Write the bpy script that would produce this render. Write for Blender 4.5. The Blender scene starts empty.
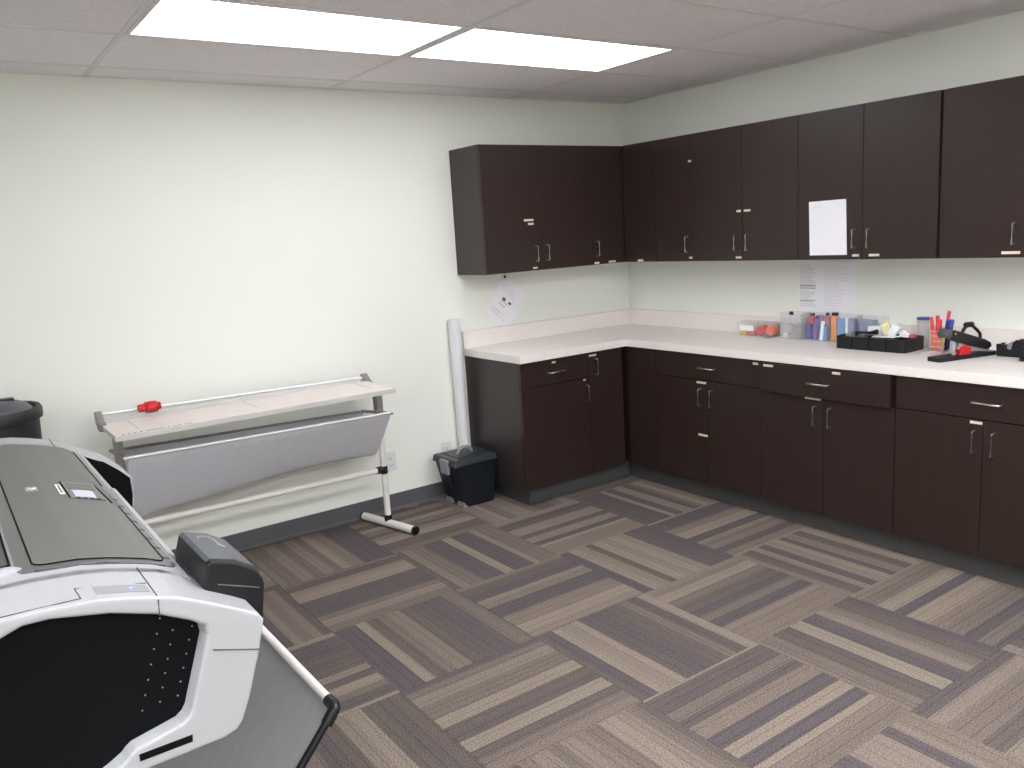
import bpy, bmesh, math, random
from mathutils import Vector, Matrix
random.seed(7)
SC = bpy.context.scene
COL = SC.collection

# ------------------------------------------------------------------ camera
cam_d = bpy.data.cameras.new('camera')
cam_d.sensor_width = 36.0
cam_d.lens = 828.7 / 1024 * 36.0
cam_d.clip_start = 0.02
cam = bpy.data.objects.new('camera', cam_d)
COL.objects.link(cam)
yaw, pitch, roll = math.radians(-34.829), math.radians(-10.2815), math.radians(-3.5135)
fw = Vector((-math.sin(yaw) * math.cos(pitch), math.cos(yaw) * math.cos(pitch), math.sin(pitch)))
r0 = Vector((math.cos(yaw), math.sin(yaw), 0)); u0 = r0.cross(fw)
rr = math.cos(roll) * r0 + math.sin(roll) * u0
uu = -math.sin(roll) * r0 + math.cos(roll) * u0
mw = Matrix((rr, uu, -fw)).transposed().to_4x4()
mw.translation = Vector((-4.1324, -4.4029, 1.6054))
cam.matrix_world = mw
SC.camera = cam

# ------------------------------------------------------------------ world and exposure
wd = bpy.data.worlds.new('world'); SC.world = wd; wd.use_nodes = True
wd.node_tree.nodes['Background'].inputs[0].default_value = (0.8, 0.85, 0.9, 1)
wd.node_tree.nodes['Background'].inputs[1].default_value = 0.3
SC.view_settings.view_transform = 'Standard'
SC.view_settings.look = 'None'
SC.view_settings.exposure = 0.58
SC.view_settings.gamma = 1.0
SC.view_settings.use_curve_mapping = False
PANEL_POWER, PANEL_FILL = 4.6, 12.0  # visible pair, then the stronger added fill panels

# ------------------------------------------------------------------ materials
def lin(c):
    return tuple((v / 255 / 12.92) if v / 255 <= .04045 else ((v / 255 + .055) / 1.055) ** 2.4 for v in c) + (1,)

def mat(name, rgb, rough=.5, metal=0., spec=.5, var=.06, scale=8., bump=0., bscale=200., stretch=None,
        alpha=1., trans=0., emit=None, estr=0., coat=0.):
    m = bpy.data.materials.new(name); m.use_nodes = True
    nt = m.node_tree; b = nt.nodes['Principled BSDF']
    col = lin(rgb)
    tc = nt.nodes.new('ShaderNodeTexCoord'); mp = nt.nodes.new('ShaderNodeMapping')
    nt.links.new(tc.outputs['Object'], mp.inputs[0])
    if stretch: mp.inputs['Scale'].default_value = stretch
    if var > 0:
        n = nt.nodes.new('ShaderNodeTexNoise'); n.inputs['Scale'].default_value = scale; n.inputs['Detail'].default_value = 5
        nt.links.new(mp.outputs[0], n.inputs['Vector'])
        rp = nt.nodes.new('ShaderNodeValToRGB')
        rp.color_ramp.elements[0].position = .3; rp.color_ramp.elements[1].position = .7
        rp.color_ramp.elements[0].color = tuple(v * (1 - var) for v in col[:3]) + (1,)
        rp.color_ramp.elements[1].color = tuple(min(1, v * (1 + var)) for v in col[:3]) + (1,)
        nt.links.new(n.outputs['Fac'], rp.inputs[0]); nt.links.new(rp.outputs[0], b.inputs['Base Color'])
    else:
        b.inputs['Base Color'].default_value = col
    b.inputs['Roughness'].default_value = rough
    b.inputs['Metallic'].default_value = metal
    b.inputs['Specular IOR Level'].default_value = spec
    b.inputs['Coat Weight'].default_value = coat
    b.inputs['Transmission Weight'].default_value = trans
    b.inputs['Alpha'].default_value = alpha
    if emit:
        b.inputs['Emission Color'].default_value = lin(emit); b.inputs['Emission Strength'].default_value = estr
    if bump > 0:
        n2 = nt.nodes.new('ShaderNodeTexNoise'); n2.inputs['Scale'].default_value = bscale; n2.inputs['Detail'].default_value = 3
        nt.links.new(mp.outputs[0], n2.inputs['Vector'])
        bp = nt.nodes.new('ShaderNodeBump'); bp.inputs['Strength'].default_value = bump; bp.inputs['Distance'].default_value = .002
        nt.links.new(n2.outputs['Fac'], bp.inputs['Height']); nt.links.new(bp.outputs[0], b.inputs['Normal'])
    return m

M = {}
M['wall'] = mat('wall_paint', (240, 242, 233), .42, var=.012, scale=1.5, bump=.25, bscale=120, spec=.35)
M['ceil'] = mat('ceiling_tile_board', (246, 241, 243), .95, var=.05, scale=60, bump=.5, bscale=260, spec=.1)
M['tbar'] = mat('ceiling_grid_metal', (232, 228, 229), .6, var=.01)
M['slab'] = mat('subfloor', (70, 66, 62), .9)
M['vinyl'] = mat('vinyl_base', (90, 89, 92), .5, var=.03, spec=.35)
M['toe'] = mat('toe_kick_vinyl', (76, 76, 76), .5, var=.04, spec=.3)
M['wood'] = mat('espresso_laminate', (47, 34, 31), .36, var=.14, scale=14, stretch=(9, 9, .35), spec=.42, bump=.08, bscale=60)
M['woodside'] = mat('espresso_end_panel', (57, 49, 48), .4, var=.08, scale=14, stretch=(9, 9, .35), spec=.4)
M['gap'] = mat('cabinet_gap', (18, 13, 12), .9, var=0)
M['counter'] = mat('counter_laminate', (236, 229, 223), .4, var=.03, scale=90, spec=.4)
M['rail'] = mat('bright_rail', (236, 236, 236), .25, metal=.2, var=.01)
M['steel'] = mat('brushed_steel', (190, 188, 182), .3, metal=1., var=.03)
M['alu'] = mat('aluminium', (206, 204, 200), .4, metal=.25, var=.03)
M['alud'] = mat('grey_bracket_metal', (146, 143, 138), .45, metal=.2, var=.05)
M['tape'] = mat('label_tape', (228, 210, 194), .5, var=.03)
M['paper'] = mat('paper', (244, 243, 248), .7, var=.01)
M['papergrey'] = mat('paper_print', (206, 204, 207), .8, var=.03)
M['ink'] = mat('ink_dark', (70, 66, 66), .8, var=0)
M['inkred'] = mat('ink_red', (150, 60, 70), .8, var=0)
M['white'] = mat('white_plastic', (164, 165, 167), .38, var=.01, spec=.4)
M['whiteo'] = mat('bright_white_plastic', (226, 226, 228), .45, var=.01)
M['whitepaint'] = mat('white_painted_tube', (226, 222, 216), .35, var=.01)
M['board'] = mat('cutter_board', (224, 214, 208), .4, var=.02)
M['fabric'] = mat('bin_fabric', (200, 200, 206), .8, var=.03, scale=30, bump=.2, bscale=400)
M['fabricd'] = mat('printer_bin_fabric', (150, 150, 152), .8, var=.04, scale=40, bump=.2, bscale=500)
M['black'] = mat('black_plastic', (17, 18, 21), .38, var=.05, spec=.4)
M['blackm'] = mat('black_matt', (7, 8, 11), .75, var=.03, spec=.12)
M['caddy'] = mat('caddy_dark_plastic', (22, 28, 36), .45, var=.06, spec=.35)
M['caddylid'] = mat('caddy_lid_plastic', (38, 43, 48), .42, var=.05)
M['greyp'] = mat('grey_plastic', (140, 140, 142), .45, var=.04)
M['lid'] = mat('printer_lid_grey', (98, 99, 95), .45, metal=.1, var=.02, spec=.5)
M['bezel'] = mat('printer_bezel_grey', (98, 99, 98), .3, metal=.3, var=.02)
M['window'] = mat('printer_dark_window', (52, 52, 54), .15, var=.02)
M['cart'] = mat('cover_dark_grey', (70, 73, 77), .42, var=.03)
M['lcd'] = mat('lcd_screen', (170, 168, 184), .2, var=0, emit=(190, 188, 206), estr=.25)
M['led'] = mat('blue_led', (90, 120, 230), .3, var=0, emit=(110, 140, 255), estr=1.5)
M['red'] = mat('red_plastic', (196, 24, 36), .35, var=.04)
M['redp'] = mat('red_pen', (214, 40, 60), .35, var=.03)
M['orange'] = mat('orange_plastic', (240, 96, 40), .4, var=.03)
M['yellow'] = mat('yellow_plastic', (226, 196, 70), .4, var=.03)
M['cream'] = mat('cream_paper', (232, 224, 180), .7, var=.03)
M['blue'] = mat('blue_plastic', (40, 58, 140), .4, var=.03)
M['sky'] = mat('light_blue_card', (92, 150, 205), .5, var=.03)
M['lav'] = mat('lavender_plastic', (128, 130, 205), .45, var=.06)
M['purple'] = mat('purple_plastic', (108, 78, 160), .45, var=.06)
M['green'] = mat('green_plastic', (40, 130, 80), .45, var=.05)
M['amber'] = mat('amber_pack', (228, 140, 70), .45, var=.05)
M['salmon'] = mat('coral_plastic', (214, 92, 96), .45, var=.05)
M['slate'] = mat('slate_blue_plastic', (132, 140, 172), .45, var=.05)
M['clip'] = mat('grey_clip_metal', (110, 108, 108), .4, metal=.4, var=.2, scale=120)
M['glass'] = mat('clear_acrylic', (236, 238, 240), .08, var=0, alpha=.07, spec=.5)
M['glass2'] = mat('frosted_acrylic', (228, 226, 228), .25, var=0, alpha=.24, spec=.5)
M['bin'] = mat('trash_can_plastic', (30, 31, 34), .5, var=.05)
M['binlid'] = mat('trash_lid_plastic', (84, 86, 90), .45, var=.04)

def emission_mat(name, rgb, s):
    m = bpy.data.materials.new(name); m.use_nodes = True
    nt = m.node_tree; nt.nodes.clear()
    e = nt.nodes.new('ShaderNodeEmission'); o = nt.nodes.new('ShaderNodeOutputMaterial')
    e.inputs[0].default_value = lin(rgb); e.inputs[1].default_value = s
    nt.links.new(e.outputs[0], o.inputs[0])
    return m
M['panel'] = emission_mat('light_panel', (248, 249, 255), PANEL_POWER)
M['panelfill'] = emission_mat('fill_light_panel', (248, 249, 255), PANEL_FILL)  # emission of the unseen fill panels

def carpet_mat():
    m = bpy.data.materials.new('striped_carpet'); m.use_nodes = True
    nt = m.node_tree; N = nt.nodes.new; L = nt.links.new
    b = nt.nodes['Principled BSDF']
    tc = N('ShaderNodeTexCoord'); sp = N('ShaderNodeSeparateXYZ'); L(tc.outputs['Object'], sp.inputs[0])
    oi = N('ShaderNodeObjectInfo')
    def math_(op, a, c, c2=None):
        n = N('ShaderNodeMath'); n.operation = op
        for i, v in enumerate((a, c, c2)):
            if v is None: continue
            if isinstance(v, (int, float)): n.inputs[i].default_value = v
            else: L(v, n.inputs[i])
        return n.outputs[0]
    seed = math_('MULTIPLY', oi.outputs['Random'], 371.0)
    w = math_('ADD', sp.outputs['Y'], seed)
    def vor(scale, feat='F1'):
        v = N('ShaderNodeTexVoronoi'); v.voronoi_dimensions = '1D'; v.feature = feat
        v.inputs['Scale'].default_value = scale; v.inputs['Randomness'].default_value = 1
        L(w, v.inputs['W']); return v
    v1 = vor(18)
    sc = N('ShaderNodeSeparateColor'); L(v1.outputs['Color'], sc.inputs[0])
    rp = N('ShaderNodeValToRGB'); cr = rp.color_ramp; cr.interpolation = 'CONSTANT'
    cols = [(0, (93, 86, 87)), (.17, (128, 116, 107)), (.36, (100, 91, 86)), (.5, (136, 124, 112)), (.64, (114, 103, 96)),
            (.78, (96, 88, 87)), (.88, (121, 109, 100))]
    cr.elements[0].position = 0; cr.elements[0].color = lin(cols[0][1])
    cr.elements[1].position = cols[1][0]; cr.elements[1].color = lin(cols[1][1])
    for p, c in cols[2:]:
        e = cr.elements.new(p); e.color = lin(c)
    L(sc.outputs[0], rp.inputs[0])
    # thin dark and light accent lines between bands
    v2 = vor(23, 'DISTANCE_TO_EDGE')
    ln = math_('LESS_THAN', v2.outputs['Distance'], .04)
    ns = N('ShaderNodeTexNoise'); ns.inputs['Scale'].default_value = 170; ns.inputs['Detail'].default_value = 2
    L(tc.outputs['Object'], ns.inputs['Vector'])
    ns2 = N('ShaderNodeTexNoise'); ns2.inputs['Scale'].default_value = 7; ns2.inputs['Detail'].default_value = 3
    L(tc.outputs['Object'], ns2.inputs['Vector'])
    # fine ribs along the stripes, broken up by pile noise
    rib = math_('SINE', math_('MULTIPLY', sp.outputs['Y'], 1050.0), None)
    f = math_('MULTIPLY_ADD', ns.outputs['Fac'], 1.9, .05)
    f = math_('MULTIPLY_ADD', rib, .09, f)
    f = math_('MULTIPLY', f, math_('MULTIPLY_ADD', ln, -.3, 1.0))
    f = math_('MULTIPLY', f, math_('MULTIPLY_ADD', ns2.outputs['Fac'], .2, .9))
    mx = N('ShaderNodeVectorMath'); mx.operation = 'SCALE'
    L(rp.outputs[0], mx.inputs[0]); L(f, mx.inputs['Scale'])
    L(mx.outputs[0], b.inputs['Base Color'])
    b.inputs['Roughness'].default_value = .95; b.inputs['Specular IOR Level'].default_value = .1
    bp = N('ShaderNodeBump'); bp.inputs['Strength'].default_value = .6; bp.inputs['Distance'].default_value = .003
    L(f, bp.inputs['Height']); L(bp.outputs[0], b.inputs['Normal'])
    return m
M['carpet'] = carpet_mat()

# ------------------------------------------------------------------ mesh builder
class MB:
    def __init__(s):
        s.v = []; s.f = []; s.smooth = []
    def add(s, vs, fs, smooth=False):
        o = len(s.v); s.v += [tuple(v) for v in vs]
        for f in fs:
            s.f.append([i + o for i in f]); s.smooth.append(smooth)
        return s
    def box(s, x0, x1, y0, y1, z0, z1, bev=0., mtx=None):
        x0, x1 = sorted((x0, x1)); y0, y1 = sorted((y0, y1)); z0, z1 = sorted((z0, z1))
        bm = bmesh.new(); bmesh.ops.create_cube(bm, size=1)
        for v in bm.verts:
            v.co = Vector(((x0 + x1) / 2 + v.co.x * (x1 - x0), (y0 + y1) / 2 + v.co.y * (y1 - y0), (z0 + z1) / 2 + v.co.z * (z1 - z0)))
        if bev > 0:
            bmesh.ops.bevel(bm, geom=bm.edges[:], offset=min(bev, .45 * min(x1 - x0, y1 - y0, z1 - z0)), segments=2, affect='EDGES', profile=.6)
        return s._bm(bm, mtx)
    def _bm(s, bm, mtx=None, smooth=False):
        if mtx is not None: bm.transform(mtx)
        bm.verts.index_update()
        s.add([v.co[:] for v in bm.verts], [[v.index for v in f.verts] for f in bm.faces], smooth)
        bm.free(); return s
    def prism(s, poly, axis, a, b, bev=0., mtx=None, smooth=False):
        """poly in the plane perpendicular to axis (remaining two axes in order), extruded from a to b"""
        bm = bmesh.new()
        def P(p, t):
            if axis == 'x': return (t, p[0], p[1])
            if axis == 'y': return (p[0], t, p[1])
            return (p[0], p[1], t)
        va = [bm.verts.new(P(p, a)) for p in poly]; vb = [bm.verts.new(P(p, b)) for p in poly]
        n = len(poly)
        bm.faces.new(va); bm.faces.new(vb[::-1])
        for i in range(n): bm.faces.new((va[i], vb[i], vb[(i + 1) % n], va[(i + 1) % n]))
        bmesh.ops.recalc_face_normals(bm, faces=bm.faces[:])
        if bev > 0:
            es = [e for e in bm.edges if len(e.link_faces) == 2 and e.calc_face_angle(0) > .6]
            bmesh.ops.bevel(bm, geom=es, offset=bev, segments=2, affect='EDGES', profile=.6)
        bmesh.ops.triangulate(bm, faces=[f for f in bm.faces if len(f.verts) > 4])
        return s._bm(bm, mtx, smooth)
    def tube(s, pts, r, seg=10, cap=True):
        pts = [Vector(p) for p in pts]
        rs = r if isinstance(r, (list, tuple)) else [r] * len(pts)
        rings = []
        up = None
        for i, p in enumerate(pts):
            if i == 0: t = pts[1] - p
            elif i == len(pts) - 1: t = p - pts[-2]
            else: t = (pts[i + 1] - p).normalized() + (p - pts[i - 1]).normalized()
            t.normalize()
            if up is None:
                up = Vector((0, 0, 1)) if abs(t.z) < .9 else Vector((1, 0, 0))
            a = t.cross(up)
            if a.length < 1e-4: a = t.orthogonal()
            a.normalize(); b = t.cross(a).normalized(); up = -b if False else up
            rings.append([p + (a * math.cos(k * 2 * math.pi / seg) + b * math.sin(k * 2 * math.pi / seg)) * rs[i] for k in range(seg)])
        vs = [v for ring in rings for v in ring]; fs = []
        for i in range(len(pts) - 1):
            for k in range(seg):
                fs.append([i * seg + k, i * seg + (k + 1) % seg, (i + 1) * seg + (k + 1) % seg, (i + 1) * seg + k])
        s.add(vs, fs, True)
        if cap:
            s.add(rings[0], [list(range(seg))[::-1]]); s.add(rings[-1], [list(range(seg))])
        return s
    def lathe(s, prof, c, seg=28, axis='z', smooth=True, sx=1., sy=1.):
        vs = []; fs = []
        for (r, h) in prof:
            for k in range(seg):
                a = k * 2 * math.pi / seg
                p = (r * math.cos(a) * sx, r * math.sin(a) * sy, h)
                if axis == 'x': p = (p[2], p[0], p[1])
                if axis == 'y': p = (p[0], p[2], p[1])
                vs.append((c[0] + p[0], c[1] + p[1], c[2] + p[2]))
        n = len(prof)
        for i in range(n - 1):
            for k in range(seg):
                fs.append([i * seg + k, i * seg + (k + 1) % seg, (i + 1) * seg + (k + 1) % seg, (i + 1) * seg + k])
        s.add(vs, fs, smooth)
        if prof[0][0] > 1e-5: s.add(vs[:seg], [list(range(seg))[::-1]])
        if prof[-1][0] > 1e-5: s.add(vs[-seg:], [list(range(seg))])
        return s
    def build(s, name, m, parent=None, label=None):
        me = bpy.data.meshes.new(name)
        me.from_pydata(s.v, [], s.f); me.polygons.foreach_set('use_smooth', s.smooth)
        bm = bmesh.new(); bm.from_mesh(me)
        bmesh.ops.remove_doubles(bm, verts=bm.verts[:], dist=1e-6)
        bmesh.ops.recalc_face_normals(bm, faces=bm.faces[:])
        bm.to_mesh(me); bm.free()
        if any(s.smooth): me.set_sharp_from_angle(angle=math.radians(48))
        me.update()
        o = bpy.data.objects.new(name, me); COL.objects.link(o)
        me.materials.append(m if not isinstance(m, str) else M[m])
        if parent is not None:
            o.parent = parent
            if parent.type == 'EMPTY': o.matrix_parent_inverse = Matrix.Translation(-Vector(parent.location))
        if label: o['label'] = label
        return o

def thing(name, label, cat, loc, group=None):
    o = bpy.data.objects.new(name, None); COL.objects.link(o)
    o.location = loc; o.empty_display_size = .05
    o['label'] = label; o['category'] = cat
    if group: o['group'] = group
    return o
def tag(o, label, cat, group=None):
    o['label'] = label; o['category'] = cat
    if group: o['group'] = group
    return o
def struct(o):
    o['kind'] = 'structure'; return o
def bx(name, m, parent, *a, bev=0., label=None, mtx=None):
    return MB().box(*a, bev=bev, mtx=mtx).build(name, m, parent, label)

# ------------------------------------------------------------------ room shell
H = 2.438
XL, YF = -6.1, -6.4
struct(bx('wall_back', 'wall', None, XL - .1, .1, 0, .1, -.1, H + .15))
struct(bx('wall_right', 'wall', None, 0, .1, YF - .1, 0, -.1, H + .15))
struct(bx('wall_left', 'wall', None, XL - .1, XL, YF, 0, -.1, H + .15))
struct(bx('wall_front', 'wall', None, XL - .1, 0, YF - .1, YF, -.1, H + .15))
floor = struct(bx('floor', 'slab', None, XL, 0, YF, 0, -.1, -.006))
ceiling = struct(bx('ceiling', 'ceil', None, XL, 0, YF, 0, H + .03, H + .13))
for nm, a in (('baseboard_back', (XL, -1.36, -.006, 0, 0, .098)), ('baseboard_left', (XL, XL + .006, YF, -.006, 0, .098)),
              ('baseboard_front', (XL + .006, -.001, YF, YF + .006, 0, .098)), ('baseboard_right', (-.006, 0, YF + .006, -3.95, 0, .098))):
    mb = MB().box(*a)
    if nm == 'baseboard_back': mb.prism([(-.022, 0), (-.006, .014), (0, .014), (0, 0)], 'x', XL, -1.36)
    struct(mb.build(nm, 'vinyl'))

# carpet tiles, quarter turned
TX, TY, TS = -1.1134, -1.2617, .6105
def clip_tile(x0, x1, y0, y1):
    return max(x0, XL), min(x1, 0), max(y0, YF), min(y1, 0)
tile_cache = {}
for i in range(-2, 9):
    for j in range(-3, 9):
        x1 = TX - i * TS; x0 = x1 - TS; y1 = TY - j * TS; y0 = y1 - TS
        a, b, c, d = clip_tile(x0, x1, y0, y1)
        if b - a < .02 or d - c < .02: continue
        turned = (i + j) % 2 == 0      # stripes run along y
        cx, cy = (a + b) / 2, (c + d) / 2
        hx, hy = (b - a) / 2 - .0006, (d - c) / 2 - .0006
        if turned: hx, hy = hy, hx
        key = (round(hx, 3), round(hy, 3))
        if key not in tile_cache:
            o = MB().box(-hx, hx, -hy, hy, -.006, 0, bev=.0012).build('carpet_tile', 'carpet', floor); tile_cache[key] = o
        else:
            o = tile_cache[key].copy(); COL.objects.link(o)
        o.location = (cx, cy, 0)
        if turned: o.rotation_euler = (0, 0, math.pi / 2)

# suspended ceiling
GX, GXS, GY, GYS = -.96, 1.205, -.24, .605
xs = [0] + [GX - k * GXS for k in range(5)] + [XL]
ys = [0] + [GY - k * GYS for k in range(11)] + [YF]
lights = [(1, 2), (2, 2), (1, 6), (2, 6), (4, 6), (1, 9), (2, 9), (3, 9), (4, 9)]  # all but the first two are unseen panels added to brighten the room
for i in range(len(xs) - 1):
    for j in range(len(ys) - 1):
        if (i, j) in lights: continue
        if xs[i] - xs[i + 1] < .03 or ys[j] - ys[j + 1] < .03: continue
        bx('ceiling_tile', 'ceil', ceiling, xs[i + 1] + .001, xs[i] - .001, ys[j + 1] + .001, ys[j] - .001, H + .001, H + .018)
for x in xs[1:-1]: bx('grid_bar', 'tbar', ceiling, x - .011, x + .011, YF, 0, H - .002, H + .0005)
for y in ys[1:-1]: bx('grid_bar', 'tbar', ceiling, XL, 0, y - .011, y + .011, H - .0015, H + .0005)
bx('wall_angle', 'tbar', ceiling, XL, 0, -.02, 0, H - .002, H + .001)
bx('wall_angle', 'tbar', ceiling, -.02, 0, YF, -.02, H - .002, H + .001)
lab = {(1, 2): 'lit rectangular ceiling light panel nearer the wall cabinets, at the picture top', (2, 2): 'longer lit ceiling light panel further left, cut by the picture top',
       (1, 6): 'added ceiling fill light above the camera, nearest the wall cabinets', (2, 6): 'added ceiling fill light above the camera, second from the wall cabinets',
       (3, 6): 'added ceiling fill light above the near end of the printer', (4, 6): 'added ceiling fill light above the camera, nearest the left wall',
       (1, 9): 'added ceiling fill light by the front wall, nearest the wall cabinets', (2, 9): 'added ceiling fill light by the front wall, second from the cabinets',
       (3, 9): 'added ceiling fill light by the front wall, third from the cabinets', (4, 9): 'added ceiling fill light by the front wall, nearest the left wall'}
for (i, j) in lights:
    x1, x0, y1, y0 = xs[i] - .012, xs[i + 1] + .012, ys[j] - .012, ys[j + 1] + .012
    t = thing('ceiling_light', lab[(i, j)], 'ceiling light', ((x0 + x1) / 2, (y0 + y1) / 2, H), 'ceiling light panels')
    f = MB(); w = .018
    f.box(x0, x1, y0, y0 + w, H - .004, H + .02, .002).box(x0, x1, y1 - w, y1, H - .004, H + .02, .002)
    f.box(x0, x0 + w, y0 + w, y1 - w, H - .004, H + .02, .002).box(x1 - w, x1, y0 + w, y1 - w, H - .004, H + .02, .002)
    f.box(x0, x1, y0, y1, H + .02, H + .028)
    f.build('light_frame', 'tbar', t)
    bx('diffuser', 'panel' if j == 2 else 'panelfill', t, x0 + w, x1 - w, y0 + w, y1 - w, H, H + .004)

# ------------------------------------------------------------------ cabinets
def W(run, s0, s1, d0, d1, z0, z1):
    """box limits from run coordinates: s = distance from the room corner, d = distance out from the wall"""
    if run == 'L': return (-s1, -s0, -d1, -d0, z0, z1)
    return (-d1, -d0, -s1, -s0, z0, z1)
def PT(run, s, d, z):
    return (-s, -d, z) if run == 'L' else (-d, -s, z)
def handle(parent, run, s, z, d, ln, vert=True):
    mb = MB(); o = .028
    if vert:
        pts = [(s, d, z - ln / 2), (s, d + o - .006, z - ln / 2), (s, d + o, z - ln / 2 + .006), (s, d + o, z + ln / 2 - .006), (s, d + o - .006, z + ln / 2), (s, d, z + ln / 2)]
    else:
        pts = [(s - ln / 2, d, z), (s - ln / 2, d + o - .006, z), (s - ln / 2 + .006, d + o, z), (s + ln / 2 - .006, d + o, z), (s + ln / 2, d + o - .006, z), (s + ln / 2, d, z)]
    mb.tube([PT(run, *p) for p in pts], .0045, 8)
    return mb.build('handle', 'steel', parent)
def front(name, run, parent, s0, s1, z0, z1, d0, th=.019, m='wood'):
    g = .0013
    return bx(name, m, parent, *W(run, s0 + g, s1 - g, d0, d0 + th, z0 + g, z1 - g), bev=.0015)
def strip(parent, run, s, z, d, w=.05, h=.012):
    o = bx('label_strip', 'tape', parent, *W(run, s - w / 2, s + w / 2, d, d + .0012, z - h / 2, z + h / 2), label='beige adhesive label strip')
    return o

UB, UT, UD = 1.374, 2.117, .306
def upper(run, s0, s1, label, doors, fill=None, strips=(), end=None):
    """doors: (s0, s1, handle_s or None)"""
    t = thing('wall_cabinet', label, 'wall cabinet', PT(run, (s0 + s1) / 2, UD / 2, UB), 'dark wall cabinets above the counter')
    c = MB().box(*W(run, s0 + .0005, s1 - .0005, .0005, UD - .001, UB, UT))
    c.build('cabinet_body', 'woodside' if end else 'wood', t)
    ds = []
    for (a, b, h) in doors:
        dr = front('door', run, t, a, b, UB, UT, UD); ds.append((a, b, dr))
        if h is not None: handle(dr, run, h, UB + .103, UD + .019, .092)
    if fill: front('filler_strip', run, t, fill[0], fill[1], UB, UT, UD, th=.012)
    for (s, z, w) in strips:
        par = next((d for a, b, d in ds if a <= s <= b), t)
        strip(par, run, s, z, UD + .0192, w)
    return t
upper('L', .604, 1.4276, 'dark brown wall cabinet with two doors at the left end, grey side exposed',
      [(1.005, 1.4276, 1.06), (.604, 1.005, .975)], strips=[(1.10, 1.678, .07), (1.085, 1.655, .042), (1.07, 1.390, .034)], end=True)
upper('L', .0, .604, 'dark brown corner wall cabinet with one narrow door, left of the room corner',
      [(.326, .604, .570)], strips=[(.572, 1.386, .04), (.44, 1.386, .06)])
upper('R', .3265, .921, 'dark brown wall cabinet right of the room corner, label strip near one door top',
      [(.327, .611, None), (.611, .921, .880)], strips=[(.47, 1.384, .05), (.907, 1.962, .024), (.901, 1.396, .026)])
upper('R', .921, 1.655, 'dark brown wall cabinet with a label strip across its two doors at mid height',
      [(.921, 1.289, 1.250), (1.289, 1.655, 1.331)], strips=[(1.266, 1.652, .03), (1.325, 1.652, .045), (1.262, 1.393, .04)])
upper('R', 1.655, 2.40, 'dark brown wall cabinet with a white sheet taped on its left door',
      [(1.655, 2.023, 1.984), (2.023, 2.395, 2.063)], strips=[(1.990, 1.395, .036), (2.088, 1.395, .055)])
upper('R', 2.401, 3.165, 'dark brown wall cabinet at the right picture edge, beyond a narrow filler strip',
      [(2.42, 2.79, 2.728), (2.79, 3.165, 2.85)], fill=(2.401, 2.42), strips=[(2.715, 1.396, .075)])
upper('R', 3.166, 3.93, 'dark brown wall cabinet last in the row, outside the right picture edge',
      [(3.166, 3.55, 3.50), (3.55, 3.93, 3.60)])

BD, ZT, ZB = .572, .869, .112   # carcass depth, carcass top, carcass bottom
TOE = .527
def base(run, s0, s1, label, doors=(), drawers=(), strips=(), end=False, c0=None):
    t = thing('base_cabinet', label, 'base cabinet', PT(run, (s0 + s1) / 2, BD / 2, 0), 'dark base cabinets under the counter')
    c = MB().box(*W(run, s0 + .0005, s1 - .0005, .001, BD - .001, ZB, ZT))
    c.build('cabinet_body', 'woodside' if end else 'wood', t)
    e1 = s1 - (.062 if end else .0005)
    e0 = s0 + .0005 if s0 != .63 else .538
    k = MB().box(*W(run, e0, e1, .01, TOE, 0, ZB - .001))
    k.box(*W(run, e0, e1, TOE, TOE + .01, 0, .012), bev=.003)
    if end: k.box(*W(run, e1, e1 + .01, .01, TOE + .01, 0, .012), bev=.003)
    k.build('toe_kick', 'toe', t)
    ds = []
    for (a, b, z0, z1, h) in doors:
        dr = front('door', run, t, a, b, z0, z1, BD); ds.append((a, b, z0, z1, BD, dr))
        if h: handle(dr, run, h[0], h[1], BD + .019, .1)
    for (a, b, z0, z1, hs, out) in drawers:
        dr = front('drawer', run, t, a, b, z0, z1, BD + out); ds.append((a, b, z0, z1, BD + out, dr))
        if out > 0:
            bx('drawer_box', 'wood', dr, *W(run, a + .03, b - .03, BD, BD + out, z0 + .02, z1 - .02))
        handle(dr, run, hs, (z0 + z1) / 2 - .002, BD + out + .019, .115, False)
    for (s, z, w) in strips:
        q = next((q for q in ds if q[0] <= s <= q[1] and q[2] <= z <= q[3]), None)
        if q: strip(q[5], run, s, z, q[4] + .0192, w)
    return t
base('L', .63, 1.4195, 'dark brown base cabinet at the counter left end, its side panel exposed',
     doors=[(.905, 1.4195, ZB, .715, (.932, .622)), (.63, .905, ZB, .866, (.855, .775))],
     drawers=[(.905, 1.4195, .717, .866, 1.16, 0)],
     strips=[(1.172, .846, .028), (.872, .847, .06), (.945, .706, .018)], end=True)
base('R', .0, .8400, 'dark brown corner base cabinet with a blank front, in the room corner',
     doors=[(.595, .84, ZB, .866, None)])
base('R', .8405, 1.618, 'dark brown base cabinet with two doors under one drawer, nearest the room corner',
     doors=[(.84, 1.25, ZB, .715, (1.2, .617)), (1.25, 1.618, ZB, .715, (1.285, .617))],
     drawers=[(.84, 1.618, .717, .866, 1.25, 0)],
     strips=[(1.205, .703, .07), (1.21, .395, .07), (1.585, .848, .035)])
base('R', 1.6185, 2.366, 'dark brown base cabinet whose wide drawer stands slightly open',
     doors=[(1.618, 1.997, ZB, .715, (1.952, .617)), (1.997, 2.366, ZB, .715, (2.035, .617))],
     drawers=[(1.632, 2.354, .712, .866, 1.985, .024)],
     strips=[(1.685, .85, .06), (2.08, .85, .045), (1.935, .704, .09)])
base('R', 2.3665, 3.14, 'dark brown base cabinet at the right picture edge, below the stapler',
     doors=[(2.368, 2.757, ZB, .715, (2.724, .617)), (2.757, 3.14, ZB, .715, (2.802, .617))],
     drawers=[(2.368, 3.14, .717, .866, 2.77, 0)], strips=[(2.727, .701, .05)])
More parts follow.
